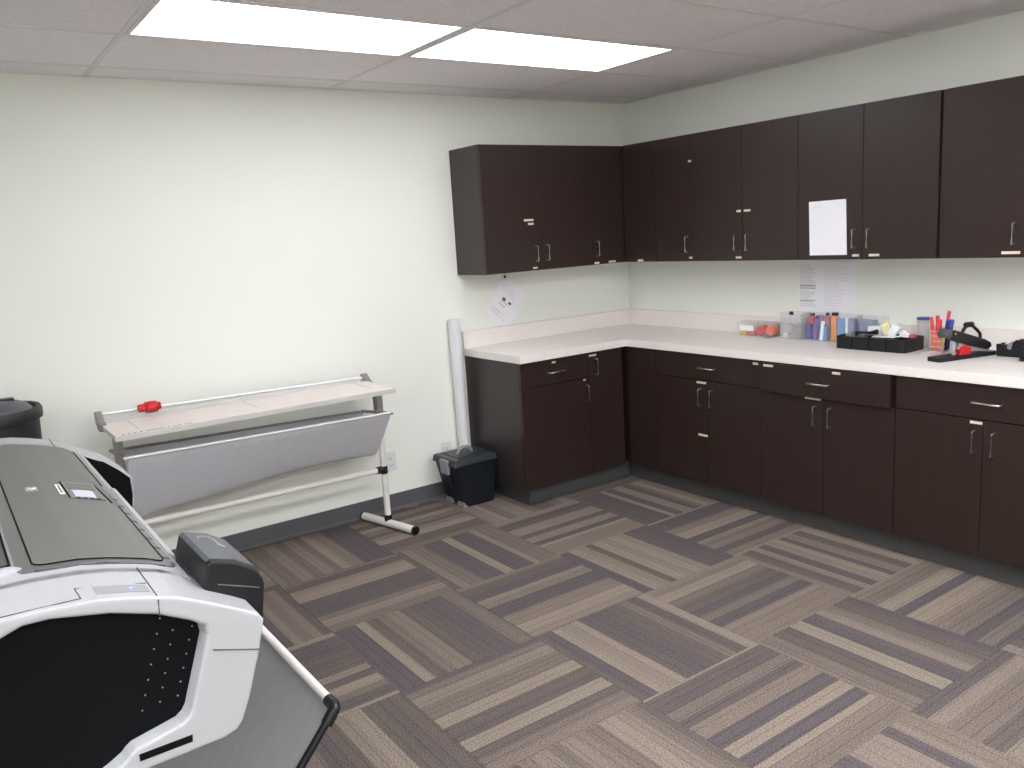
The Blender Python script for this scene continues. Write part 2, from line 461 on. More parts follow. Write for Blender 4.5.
base('R', 3.1405, 3.93, 'dark brown base cabinet last in the row, outside the right picture edge',
     doors=[(3.14, 3.53, ZB, .715, (3.49, .617)), (3.53, 3.93, ZB, .715, (3.57, .617))],
     drawers=[(3.14, 3.93, .717, .866, 3.535, 0)])

# L-shaped countertop
CD, CT = .609, .914
ct = thing('countertop', 'cream L-shaped laminate countertop on the dark base cabinets', 'countertop', (-.3, -.3, .87))
L_ = [(-1.4292, -.0005), (-.0005, -.0005), (-.0005, -3.94), (-CD, -3.94), (-CD, -CD), (-1.4292, -CD)]
MB().prism(L_, 'z', .870, CT, bev=.0025).build('worktop', 'counter', ct)
bx('backsplash', 'counter', ct, -1.4292, -.0005, -.02, -.0005, CT, CT + .108, bev=.002)
bx('backsplash', 'counter', ct, -.02, -.0005, -3.94, -.02, CT, CT + .108, bev=.002)

# ------------------------------------------------------------------ papers
def sheet(name, corners, n, label, cat='paper', lines=(), m='paper', group=None, lm='papergrey'):
    """flat sheet; corners TL,TR,BR,BL; n = outward normal; lines = (u0, u1, v, h, mat)"""
    n = Vector(n); c = [Vector(p) for p in corners]
    mb = MB(); t = .0012
    vs = [p + n * .0006 for p in c] + [p + n * (.0006 + t) for p in c]
    mb.add(vs, [[0, 1, 2, 3], [7, 6, 5, 4], [0, 4, 5, 1], [1, 5, 6, 2], [2, 6, 7, 3], [3, 7, 4, 0]])
    o = mb.build(name, m); tag(o, label, cat, group)
    def at(u, v): return (c[0] * (1 - u) + c[1] * u) * (1 - v) + (c[3] * (1 - u) + c[2] * u) * v
    by = {}
    for (u0, u1, v, h, mm) in lines: by.setdefault(mm, []).append((u0, u1, v, h))
    for mm, ls in by.items():
        l = MB()
        for (u0, u1, v, h) in ls:
            q = [at(u0, v), at(u1, v), at(u1, v + h), at(u0, v + h)]
            l.add([p + n * (.0006 + t + .0003) for p in q] + [p + n * (.0006 + t * .5) for p in q],
                  [[0, 1, 2, 3], [0, 4, 5, 1], [1, 5, 6, 2], [2, 6, 7, 3], [3, 7, 4, 0]])
        l.build('printed_lines', mm, o)['kind'] = 'stuff'
    return o
rl = random.Random(3)
def textlines(v0, v1, n, u0=.12, u1=.85, h=.008, m='papergrey'):
    return [(u0, u0 + (u1 - u0) * rl.uniform(.5, 1), v0 + (v1 - v0) * k / n, h, m) for k in range(n)]
p = sheet('paper_sheet', [(-1.08, 0, 1.345), (-.912, 0, 1.204), (-1.085, 0, .985), (-1.252, 0, 1.132)], (0, -1, 0),
          'white printed sheet hanging tilted from one pin on the wall below the left wall cabinet', lines=
          textlines(.15, .35, 4) + [(.3, .6, .5, .03, 'papergrey'), (.3, .55, .58, .03, 'papergrey')] + textlines(.75, .9, 4) + [(.33, .45, .42, .07, 'inkred'), (.58, .68, .42, .05, 'ink')])
p.location.y = -.001
q = MB().lathe([(.0, -.014), (.006, -.013), (.0085, -.009), (.006, -.004), (.004, 0)], (-1.08, -.002, 1.335), axis='y', seg=10).build('push_pin', 'black')
tag(q, 'black push pin holding the tilted sheet on the wall', 'pin')
sheet('paper_sheet', [(0, -1.425, 1.345), (0, -1.635, 1.345), (0, -1.635, 1.062), (0, -1.425, 1.062)], (-1, 0, 0),
      'white list with dark text rows on the wall above the counter, left of two', group='sheets on the wall above the counter',
      lines=textlines(.06, .92, 22, .06, .6, .012, 'papergrey') + [(.05, .55, .47, .012, 'ink'), (.05, .55, .52, .01, 'ink'), (.05, .5, .78, .009, 'ink')])
s2 = sheet('paper_sheet', [(0, -1.580, 1.347), (0, -1.797, 1.340), (0, -1.795, 1.060), (0, -1.578, 1.060)], (-1, 0, 0),
      'white sheet with faint text on the wall above the counter, overlapping the dark list', group='sheets on the wall above the counter',
      lines=textlines(.08, .9, 18, .08, .8, .006, 'papergrey'))
s2.location.x = -.0018
xf = -(UD + .019)
s3 = sheet('paper_sheet', [(xf, -1.722, 1.672), (xf, -1.934, 1.674), (xf, -1.942, 1.398), (xf, -1.728, 1.398)], (-1, 0, 0),
      'blank white sheet taped to the dark wall cabinet door', lines=[(.1, .35, .1, .006, 'papergrey')])

# ------------------------------------------------------------------ outlets
def outlet(x, z, label):
    t = thing('wall_outlet', label, 'outlet', (x, -.003, z), 'white wall outlets')
    bx('cover_plate', 'whiteo', t, x - .036, x + .036, -.006, -.0005, z - .0585, z + .0585, bev=.002)
    for dz in (-.021, .021):
        r = bx('socket', 'whiteo', t, x - .017, x + .017, -.0085, -.006, z + dz - .0145, z + dz + .0145, bev=.003)
        m = MB()
        m.box(x - .0075, x - .0055, -.0088, -.0085, z + dz - .003, z + dz + .006).box(x + .0055, x + .0075, -.0088, -.0085, z + dz - .003, z + dz + .005)
        m.box(x - .002, x + .002, -.0088, -.0085, z + dz - .010, z + dz - .006)
        m.build('slot', 'black', r)
outlet(-1.994, .300, 'white duplex outlet on the wall beside the paper cutter stand')
outlet(-1.600, .286, 'white outlet on the wall mostly hidden behind the black file box')

# ------------------------------------------------------------------ file box and paper tube
t = thing('file_box', 'black plastic file box with grey handle and latch on the carpet beside the base cabinet', 'storage box', (-1.57, -.2, 0))
def frustum(x0, x1, y0, y1, z0, X0, X1, Y0, Y1, z1, bev=.008):
    bm = bmesh.new()
    vs = [bm.verts.new(v) for v in [(x0, y0, z0), (x1, y0, z0), (x1, y1, z0), (x0, y1, z0), (X0, Y0, z1), (X1, Y0, z1), (X1, Y1, z1), (X0, Y1, z1)]]
    for f in ((0, 1, 2, 3), (4, 5, 6, 7), (0, 1, 5, 4), (1, 2, 6, 5), (2, 3, 7, 6), (3, 0, 4, 7)): bm.faces.new([vs[i] for i in f])
    bmesh.ops.recalc_face_normals(bm, faces=bm.faces[:])
    if bev: bmesh.ops.bevel(bm, geom=bm.edges[:], offset=bev, segments=2, affect='EDGES', profile=.6)
    return MB()._bm(bm)
frustum(-1.675, -1.468, -.308, -.095, .004, -1.744, -1.456, -.345, -.09, .284, .012).build('box_body', 'caddy', t)
frustum(-1.758, -1.448, -.356, -.084, .272, -1.748, -1.456, -.346, -.090, .314, .010).build('box_lid', 'caddylid', t)
frustum(-1.715, -1.480, -.316, -.116, .312, -1.702, -1.492, -.305, -.125, .320, .004).build('lid_panel', 'caddylid', t)
hp_ = [(-1.612 + .050 * math.cos(math.pi * k / 12), -.235, .318 + .040 * math.sin(math.pi * k / 12)) for k in range(13)]
MB().tube(hp_, .010, 8).build('carry_handle', 'greyp', t, 'grey carry handle')
frustum(-1.764, -1.744, -.272, -.195, .218, -1.768, -1.746, -.276, -.191, .306, .004).build('latch', 'greyp', t, 'grey latch')
for y in (-.305, -.172):
    bx('corner_guard', 'greyp', t, -1.690, -1.655, y - .004, y + .064, .002, .036, bev=.004, label='grey foot piece')
MB().tube([(-1.738, -.225, .222), (-1.712, -.227, .13)], .006, 6).build('latch_tab', 'caddylid', t)

t = thing('paper_roll', 'long white paper roll standing upright between wall and base cabinet', 'paper roll', (-1.490, -.043, 0))
o1 = MB().lathe([(.0365, 0), (.0365, .749)], (0, 0, 0), 32).build('roll_sheet', 'whiteo', t)
o2 = MB().lathe([(.038, .7505), (.038, 1.11)], (0, 0, 0), 32).build('roll_sheet', 'whiteo', t)
o3 = MB().lathe([(.0355, .745), (.0355, .755)], (0, 0, 0), 32).build('roll_joint', 'greyp', t)
for o in (o1, o2, o3): o.matrix_parent_inverse = Matrix.Identity(4)
t.rotation_euler = (0, math.radians(-.8), 0)

# ------------------------------------------------------------------ paper cutter on stand
t = thing('paper_cutter', 'long white rotary paper cutter on a white tube stand along the wall', 'paper cutter', (-2.85, -.27, 0))
X0, X1 = -3.545, -2.175
BY0, BY1, BZ = -.505, -.155, .84
bx('cutting_board', 'board', t, X0, X1, BY0, BY1, BZ - .024, BZ, bev=.003)
for xx in (-3.43, -2.88, -2.26):
    bx('ruler_strip', 'papergrey', t, xx - .005, xx + .005, BY0 + .09, BY1 - .02, BZ, BZ + .001)
m = MB(); rx = random.Random(5); x = X0 + .03
while x < X0 + .33:
    w = rx.uniform(.006, .014); m.box(x, x + w, BY0 + .002, BY0 + .013, BZ - .0002, BZ + .0006); x += w + rx.choice((.003, .004, .014))
m.build('printed_lettering', 'ink', t)
bx('edge_trim', 'alu', t, X0, X1, BY0 - .004, BY0 + .001, BZ - .026, BZ - .002)
MB().tube([(X0 - .005, -.115, .880), (X1 + .035, -.115, .853)], .0075, 10).build('guide_rail', 'rail', t)
bx('clamp_strip', 'glass2', t, X0 + .02, X1 - .02, -.155, -.150, BZ, BZ + .02)
for (xx, zz) in ((X0 - .012, .0), (X1 - .005, -.020)):
    b = MB().prism([(-.21, .812), (-.145, .808), (-.09, .845), (-.09, .892), (-.12, .897), (-.17, .862), (-.21, .846)], 'x', xx, xx + .03, bev=.003)
    br = b.build('rail_bracket', 'alud', t); br.location.z = zz
hd = MB().lathe([(.012, -.048), (.024, -.045), (.026, -.018), (.030, -.016), (.034, -.012), (.036, .012), (.034, .036), (.026, .045), (.010, .048)], (-3.325, -.15, .884), axis='x', seg=18, sx=1.05, sy=.8)
h_ = hd.build('cutting_head', 'red', t, 'red cutting head')
MB().lathe([(.004, .048), (.018, .050), (.018, .056), (.004, .058)], (-3.325, -.15, .884), axis='x', seg=14).build('knob', 'red', h_)
# stand
def leg(px, foot_angle):
    u = MB().box(px - .018, px + .018, -.285, -.235, .62, BZ - .024, bev=.002)
    u.build('upper_bracket', 'alud', t)
    l = MB().tube([(px, -.26, .045), (px, -.26, .66)], .0185, 14); l.build('leg_tube', 'whitepaint', t)
    a = foot_angle
    d = Vector((math.sin(a), -math.cos(a), 0))
    c = Vector((px - .004, -.26, .026))
    f = MB().tube([c - d * .215, c + d * .225], .0225, 14).build('foot', 'whitepaint', t)
    e = MB().tube([c + d * .223, c + d * .240], .0235, 14); e.tube([c - d * .215, c - d * .222], .0235, 14); e.build('foot_cap', 'black', f)
    MB().tube([(px, -.26, .038), (px, -.26, .075)], .0225, 12).build('socket_collar', 'black', t)
    MB().tube([(px, -.26, .318), (px, -.26, .362)], .0215, 12).tube([(px - (.045 if px > -3 else -.045), -.26, .342), (px, -.26, .342)], .021, 12).build('tee_collar', 'black', t)
leg(-2.165, math.radians(13)); leg(-3.50, 0)
MB().tube([(-3.50, -.26, .352), (-2.165, -.26, .342)], .0165, 12).build('cross_tube', 'whitepaint', t)
# hanging catch bin
fr = [(-3.515, -.45, .722), (-2.170, -.45, .700)]
bk = [(-3.515, -.08, .690), (-2.200, -.08, .655)]
MB().tube(fr, .0085, 10).build('front_rail', 'rail', t)
MB().tube(bk, .007, 8).build('back_rail', 'alud', t)
for xx in (-2.183, -3.505):
    zf = .71 if xx < -3 else .697; zb = .69 if xx < -3 else .656
    MB().tube([(xx, -.46, zf), (xx, -.26, (zf + zb) / 2), (xx, -.08, zb)], .009, 8).build('side_arm', 'alud', t)
def bag(off):
    NU, NV = 28, 20; g = []
    for i in range(NU + 1):
        u = i / NU; row = []
        x = fr[0][0] + .02 + (fr[1][0] - .012 - fr[0][0] - .02) * u
        sag = .325 * (1 - u) + .235 * u - .03 * math.sin(math.pi * u)
        zf = .722 - .022 * u; zb = .690 - .035 * u
        for j in range(NV + 1):
            v = j / NV
            y = -.45 + (.37) * v
            # catenary-like pocket, deep and narrow
            z = (zf * (1 - v) + zb * v) - sag * (1 - abs(2 * v - 1) ** 1.7)
            pinch = 1 - .35 * (1 - abs(2 * v - 1)) * 1
            y = -.265 + (y + .265) * (.55 + .45 * abs(2 * v - 1))
            x2 = x - .035 * (1 - abs(2 * v - 1)) * (u ** 8) + .0 * off
            row.append((x2, y, z + .004 * math.sin(9 * u + 3 * v)))
        g.append(row)
    return g
def grid_mb(g, th=(0, 0, -.003)):
    nu, nv = len(g), len(g[0]); vs = [p for r_ in g for p in r_]
    fs = [[i * nv + j, (i + 1) * nv + j, (i + 1) * nv + j + 1, i * nv + j + 1] for i in range(nu - 1) for j in range(nv - 1)]
    o = MB().add(vs, fs, True); k = len(vs)
    v2 = [(p[0] + th[0], p[1] + th[1], p[2] + th[2]) for p in vs]
    o.add(v2, [f[::-1] for f in fs], True)
    # rim
    b = [(i, 0) for i in range(nu)] + [(nu - 1, j) for j in range(1, nv)] + [(i, nv - 1) for i in range(nu - 2, -1, -1)] + [(0, j) for j in range(nv - 2, 0, -1)]
    n = len(b)
    for a in range(n):
        i, j = b[a]; i2, j2 = b[(a + 1) % n]
        q = [vs[i * nv + j], vs[i2 * nv + j2], v2[i2 * nv + j2], v2[i * nv + j]]
        o.add(q, [[0, 1, 2, 3]])
    return o
grid_mb(bag(0)).build('catch_bag', 'fabric', t, 'grey fabric catch bag')

# ------------------------------------------------------------------ trash can
tc_ = (-4.00, -.262)
t = thing('trash_can', 'tall round black trash can with grey swing lid behind the printer', 'trash can', (tc_[0], tc_[1], 0))
R = .222
MB().lathe([(.155, 0), (.165, .01), (.205, .93), (.205, .955), (.196, .955), (.190, .93), (.150, .02), (.0, .02)], (tc_[0], tc_[1], 0), 40).build('can_body', 'bin', t)
MB().lathe([(.205, .945), (.220, .948), (R, .962), (R, .985), (.214, .999), (.200, .996), (.196, .975), (.196, .955)], (tc_[0], tc_[1], 0), 40).build('rim', 'bin', t)
ld = MB().lathe([(.196, .968), (.193, .985), (.170, 1.010), (.120, 1.030), (.06, 1.038), (.0, 1.040)], (tc_[0] - .004, tc_[1], 0), 40).build('lid', 'binlid', t, 'grey domed lid')
bx('lid_grip', 'black', ld, tc_[0] + .00, tc_[0] + .12, tc_[1] - .035, tc_[1] + .015, 1.012, 1.040, bev=.006)

# ------------------------------------------------------------------ large format printer
t = thing('large_format_printer', 'white and grey large format printer with black end panel in the near left corner', 'printer', (-4.15, -2.55, 0))
PR = t
TP = [(-4.62, 1.03), (-4.55, 1.075), (-4.45, 1.112), (-4.3, 1.145), (-4.2, 1.154), (-4.12, 1.158), (-4.06, 1.156), (-4.0, 1.150), (-3.96, 1.141), (-3.93, 1.132),
      (-3.90, 1.122), (-3.87, 1.107), (-3.84, 1.090), (-3.81, 1.073), (-3.790, 1.060), (-3.783, 1.048)]
TXT = TP[:-2] + [(-3.800, 1.069), (-3.765, 1.038), (-3.740, 1.010), (-3.735, .998)]
def T(x, off=0):
    pts = TXT
    for (a, za), (b, zb) in zip(pts, pts[1:]):
        if a <= x <= b: return za + (zb - za) * (x - a) / (b - a) + off
    return pts[-1][1] + off
def surf(x0, x1, yl, yh, off0, off1, n=14):
    """slab that follows the curved top; yl / yh functions or numbers"""
    m = MB(); f = lambda q, x: q(x) if callable(q) else q
    rows = []
    for i in range(n + 1):
        x = x0 + (x1 - x0) * i / n
        a, b = f(yl, x), f(yh, x)
        rows.append([(x, a, T(x, off1)), (x, b, T(x, off1)), (x, b, T(x, off0)), (x, a, T(x, off0))])
    for i in range(n):
        A, B = rows[i], rows[i + 1]
        m.add([A[0], A[1], B[1], B[0]], [[0, 1, 2, 3]], True)
        m.add([A[2], A[3], B[3], B[2]], [[0, 1, 2, 3]])
        m.add([A[0], B[0], B[3], A[3]], [[0, 1, 2, 3]]); m.add([A[1], B[1], B[2], A[2]], [[0, 1, 2, 3]])
    m.add(rows[0], [[0, 1, 2, 3]]); m.add(rows[-1], [[0, 1, 2, 3]])
    return m
def line(pts, name, mt, par, r=.0016, off=.0015):
    return MB().tube([(x, y, T(x, off)) for x, y in pts], r, 6).build(name, mt, par)
# middle body
YN0, YN1, YFa, YFb = -3.2, -3.06, -1.965, -1.845
mid = [p for p in TP if p[0] <= -3.87] + [(-3.856, 1.101), (-3.848, 1.090), (-3.850, .98), (-3.88, .90), (-3.98, .85), (-4.5, .84), (-4.60, .88)]
MB().prism(mid, 'y', YN1 - .02, YFa + .02).build('main_body', 'white', t)
# end caps
low = [(-3.797, .995), (-3.819, .930), (-3.832, .900), (-3.842, .888), (-3.862, .882), (-3.98, .880), (-4.04, .865), (-4.12, .835), (-4.3, .81), (-4.52, .82), (-4.60, .88)]
outer = TP + low
hole = [(-4.165, 1.070), (-4.150, 1.108), (-4.119, 1.133), (-4.093, 1.142), (-4.061, 1.141), (-3.99, 1.126), (-3.93, 1.105), (-3.885, 1.080), (-3.868, 1.066), (-3.866, 1.052), (-3.902, .945),
        (-3.908, .936), (-3.918, .929), (-3.984, .916), (-3.992, .911), (-3.999, .904), (-4.02, .893), (-4.10, .862), (-4.155, .862), (-4.172, .90), (-4.172, 1.0)]
bm = bmesh.new()
vo = [bm.verts.new((x, YN0, z)) for x, z in outer]; vh = [bm.verts.new((x, YN0, z)) for x, z in hole]
eo = [bm.edges.new((vo[i], vo[(i + 1) % len(vo)])) for i in range(len(vo))]
eh = [bm.edges.new((vh[i], vh[(i + 1) % len(vh)])) for i in range(len(vh))]
bmesh.ops.triangle_fill(bm, edges=eo + eh, use_beauty=True)
vb = [bm.verts.new((x, YN1, z)) for x, z in outer]
vi = [bm.verts.new((x + .0, YN0 + .03, z)) for x, z in [(-4.02 + (hx + 4.02) * .955, 1.0 + (hz - 1.0) * .965) for hx, hz in hole]]
for i in range(len(vo)):
    k = (i + 1) % len(vo); bm.faces.new((vo[i], vo[k], vb[k], vb[i]))
for i in range(len(vh)):
    k = (i + 1) % len(vh); bm.faces.new((vh[i], vh[k], vi[k], vi[i]))
bm.faces.new(vb)
bmesh.ops.recalc_face_normals(bm, faces=bm.faces[:])
es = [e for e in eo if e.is_valid] + [e for e in eh if e.is_valid]
bmesh.ops.bevel(bm, geom=es, offset=.006, segments=3, affect='EDGES', profile=.6)
bmesh.ops.triangulate(bm, faces=[f for f in bm.faces if len(f.verts) > 4])
cap = MB()._bm(bm).build('end_cap', 'white', t)
bp_ = MB().prism([(-4.02 + (hx + 4.02) * .96, 1.0 + (hz - 1.0) * .97) for hx, hz in hole], 'y', YN0 + .026, YN0 + .040).build('end_panel', 'blackm', t, 'black recessed end panel')
dots = MB()
def on_near(px, py, y):   # only used to lay out the dot pattern in the panel plane
    return None
for c, (xt, zt, xb, zb, n) in enumerate([(-3.924, 1.088, -3.965, .958, 7), (-3.903, 1.085, -3.940, .962, 7), (-3.882, 1.062, -3.915, .962, 6)]):
    for k in range(n):
        f = k / (n - 1); dots.lathe([(.0, -.0012), (.0013, -.0008), (.0013, 0)], (xt + (xb - xt) * f, YN0 + .026, zt + (zb - zt) * f), 6, axis='y')
dots.build('perforation_dot', 'greyp', bp_)
# slot in the frame, seams
MB().prism([(-3.907, .908), (-3.908, .897), (-3.981, .897), (-3.981, .908)], 'y', YN0 - .0006, YN0 + .004).build('grip_slot', 'blackm', cap)
def seam3(pts, par=cap):
    MB().tube(pts, .0011, 6).build('seam', 'greyp' if par is None else 'ink', par)
seam3([(-3.927, YN1, T(-3.927, .0003)), (-3.927, YN0 + .005, T(-3.927, -.0002)), (-3.927, YN0 - .0002, T(-3.927, -.006)), (-3.928, YN0 - .0002, 1.103)])
seam3([(-3.863, YN0 - .0002, 1.027), (-3.796, YN0 - .0002, 1.004)])
seam3([(-4.25, YN0 + .012, T(-4.25, .0002)), (-4.12, YN0 + .010, T(-4.12, .0002)), (-4.045, YN0 + .012, T(-4.045, .0002)), (-4.020, YN0 + .016, T(-4.02, .0002)), (-4.022, YN0 + .060, T(-4.022, .0002)), (-3.93, YN0 + .062, T(-3.93, .0002))])
# power button recess
surf(-4.000, -3.932, YN0 + .022, YN0 + .054, -.002, .0008, 6).build('button_recess', 'greyp', cap, 'grey button strip')
surf(-3.956, -3.951, YN0 + .036, YN0 + .040, -.002, .0016, 2).build('indicator_light', 'led', cap, 'blue indicator light')
# far end cap
outer2 = TXT + [(-3.738, .93), (-3.745, .90), (-3.79, .876)] + low[5:]
MB().prism(outer2, 'y', YFa, YFb, bev=.006).build('end_cap', 'white', t)
inner = [(x - .003, z - .005) for x, z in TXT[:-1] if x > -4.1] + [(-3.742, .955), (-3.750, .905), (-3.80, .892), (-4.1, .90)]
MB().prism(inner, 'y', YFa - .003, YFa + .002).build('inner_side_panel', 'blackm', t, 'black inner side panel')
MB().tube([(-3.910, YFa, T(-3.91, .0005)), (-3.910, YFb + .005, T(-3.91, .0005))], .0011, 6).build('seam', 'ink', t)
# white front lip
surf(-3.858, -3.848, -2.962, -2.42, -.01, .004, 3).build('front_lip', 'white', t)
# lid
def rnd(x, x0, x1, r):
    d = min(x - x0, x1 - x)
    return 0 if d >= r else r - math.sqrt(max(0, r * r - (r - d) ** 2))
lx0, lx1 = -4.082, -3.862
lidf = surf(lx0, lx1, lambda x: -3.036 + rnd(x, lx0, lx1, .018), lambda x: -1.968 - rnd(x, lx0, lx1, .02) - max(0, (x + 3.895)) * .9, -.004, .0015, 40).build('lid_bezel', 'bezel', t, 'silver grey lid frame')
ix0, ix1 = -4.060, -3.876
lid = surf(ix0, ix1, lambda x: -3.012 + rnd(x, ix0, ix1, .012), lambda x: -1.974 - max(0, (x + 3.895)) * 1.0, -.001, .0024, 36).build('lid', 'lid', t, 'grey top lid')
ins = [(ix0, -1.98), (ix0, -2.4), (ix0, -2.998)] + [(ix0 + .004, -3.008), (ix0 + .014, -3.013)] + [(ix0 + .014 + (ix1 - ix0 - .026) * k / 10, -3.013) for k in range(1, 11)] + [(ix1 - .004, -3.008), (ix1, -2.996), (ix1, -2.62)]
line(ins, 'lid_groove', 'blackm', lidf, .0014, .0022)
line([(ix1 + .002, -2.42), (ix1 + .002, -2.0)], 'lid_groove', 'blackm', lidf, .0014, .0022)
for k in range(8):
    y = -2.985 + k * .062
    surf(-3.874, -3.864, y, y + .045, .001, .003, 2).build('ridge', 'bezel', lidf)
line([(-4.06, -3.0365), (-3.965, -3.0368), (-3.882, -3.0365)], 'lid_edge', 'ink', lidf, .0022, .0008)
# control panel
cp = surf(-3.955, -3.893, -2.592, -2.438, .002, .0042, 6).build('control_panel', 'bezel', t, 'grey control panel with display')
surf(-3.944, -3.907, -2.580, -2.520, .0042, .0050, 4).build('display', 'lcd', cp, 'pale display')
surf(-3.948, -3.900, -2.512, -2.452, .0042, .0048, 4).build('panel_inset', 'lid', cp)
line([(-3.955, -2.438), (-3.955, -2.590)], 'panel_groove', 'blackm', cp, .0016, .0035)
line([(-3.892, -2.438), (-3.884, -2.600)], 'panel_groove', 'blackm', cp, .0016, .003)
for k in range(4):
    x = -3.944 + k * .012
    surf(x, x + .007, -2.594, -2.588, .0042, .0055, 2).build('button', 'ink', cp)
sl = surf(-3.968, -3.959, -2.555, -2.466, .002, .0032, 2).build('white_label', 'paper', t, 'small white sticker')
surf(-3.965, -3.962, -2.545, -2.476, .0032, .0036, 2).build('printed_lines', 'ink', sl)
# maker mark: small pale rounded badge with the two letters
bd = surf(-4.024, -4.002, lambda x: -2.522 + rnd(x, -4.024, -4.002, .005), lambda x: -2.478 - rnd(x, -4.024, -4.002, .005), .002, .0030, 10).build('badge', 'greyp', t, 'small silver maker badge')
fc = bpy.data.curves.new('badge_letters', 'FONT'); fc.body = 'hp'; fc.size = .022; fc.shear = .3; fc.extrude = .0004
fo = bpy.data.objects.new('tmp', fc); COL.objects.link(fo)
dg = bpy.context.evaluated_depsgraph_get(); me = bpy.data.meshes.new_from_object(fo.evaluated_get(dg)); bpy.data.objects.remove(fo)
me.materials.clear(); me.materials.append(M['paper'])
bl = bpy.data.objects.new('badge_letters', me); COL.objects.link(bl); bl.parent = bd
bl.location = (-4.0225, -2.508, T(-4.0225, .0040)); bl.scale = (.8, 1.1, 1)
bl.rotation_euler = (0, math.atan((T(-4.0225) - T(-4.004)) / .0185), 0)
# dark window left of the lid and its pale latch
surf(-4.34, -4.089, -2.985, -1.975, -.003, .004, 12).build('window', 'window', t, 'dark smoked window')
line([(-4.0885, -3.0), (-4.0885, -1.98)], 'window_groove', 'blackm', t, .002, .004)
MB().lathe([(.0, .008), (.018, .006), (.024, .002), (.024, -.004)], (-4.108, -3.012, T(-4.108)), 18, sx=1.4, sy=.6).build('latch', 'white', t)
# black cover on the near front corner
cv = [(-3.848, 1.078), (-3.850, 1.100), (-3.839, 1.134), (-3.833, 1.137), (-3.798, 1.126), (-3.768, 1.106), (-3.758, 1.088), (-3.756, 1.078), (-3.766, 1.010), (-3.790, 1.050)]
cb = MB().prism(cv, 'y', -3.134, -2.955, bev=.004).build('ink_cover', 'black', t, 'black protruding cover')
tp = [(-3.840, 1.136), (-3.833, 1.139), (-3.798, 1.128), (-3.767, 1.108), (-3.759, 1.093), (-3.762, 1.093), (-3.770, 1.104), (-3.799, 1.123), (-3.833, 1.134)]
MB().prism(tp, 'y', -3.124, -2.965, bev=0).build('cover_top', 'cart', cb, 'dark grey cover top')
def ctop(x):
    pts = [(-3.833, 1.139), (-3.798, 1.128), (-3.767, 1.108), (-3.759, 1.093)]
    for (a, za), (b, zb) in zip(pts, pts[1:]):
        if a <= x <= b: return za + (zb - za) * (x - a) / (b - a)
    return 1.07
ar = [(-3.822, -3.02), (-3.819, -2.998), (-3.806, -2.992), (-3.796, -3.004), (-3.793, -3.03), (-3.788, -3.045)]
MB().tube([(x, y, ctop(x) + .0006) for x, y in ar], .0011, 6).build('arrow_mark', 'greyp', cb)
MB().tube([(x, y, ctop(x) + .0006) for x, y in [(-3.799, -3.040), (-3.788, -3.046), (-3.786, -3.030)]], .0011, 6).build('arrow_mark', 'greyp', cb)
MB().tube([(-3.828, -3.1355, 1.098), (-3.766, -3.1355, 1.074)], .0012, 6).build('cover_seam', 'cart', cb)
MB().tube([(-3.8505, -3.10, 1.098), (-3.8505, -2.97, 1.098)], .0010, 6).build('cover_seam', 'cart', cb)
# stand under the printer
for y in (-2.98, -2.06):
    bx('stand_column', 'alud', t, -4.32, -4.24, y - .03, y + .03, .07, .86, bev=.006)
    bx('stand_foot', 'alud', t, -4.60, -3.94, y - .03, y + .03, .03, .075, bev=.006)
    for x in (-4.56, -3.98):
        MB().lathe([(.006, -.012), (.03, -.012), (.03, .012), (.006, .012)], (x, y, .03), 16, axis='y').build('caster', 'black', t)
bx('stand_beam', 'alud', t, -4.30, -4.26, -2.95, -2.09, .30, .36, bev=.005)
# fabric bin hung in front
by0, by1 = -2.94, -2.20
def bp2(f):  # from the outer bar down to the floor side and up behind
    pts = [(-3.592, .700), (-3.674, .605), (-3.85, .402), (-4.02, .21), (-4.14, .19), (-4.22, .34)]
    k = f * (len(pts) - 1); i = min(int(k), len(pts) - 2); g = k - i
    return (pts[i][0] + (pts[i + 1][0] - pts[i][0]) * g, pts[i][1] + (pts[i + 1][1] - pts[i][1]) * g)
g = []
for i in range(11):
    y = by0 + .008 + (by1 - by0 - .016) * i / 10
    g.append([(bp2(j / 20)[0] - .0, y, bp2(j / 20)[1] - .010 * math.sin(math.pi * i / 10) * math.sin(math.pi * j / 20)) for j in range(21)])
grid_mb(g, (.0, 0, -.003)).build('catch_bin_fabric', 'fabricd', t, 'grey fabric catch bin')
MB().tube([(-3.59, by0 + .012, .703), (-3.59, by1 - .012, .703)], .0095, 12).build('bin_bar', 'whitepaint', t, 'white bin bar')
for y in (by0, by1):
    s = 1 if y == by0 else -1
    MB().tube([(-3.59, y + .032 * s, .703), (-3.59, y + .008 * s, .703), (-3.592, y, .700), (-3.600, y - .002 * s, .690), (-3.612, y - .002 * s, .675)], .0125, 12).build('elbow', 'black', t)
    MB().tube([(-3.608, y, .680), (-3.85, y, .402), (-4.02, y, .21), (-4.14, y, .19), (-4.28, y, .34)], .0085, 10).build('bin_arm', 'black', t)

# ------------------------------------------------------------------ things on the counter
Z = CT + .0004
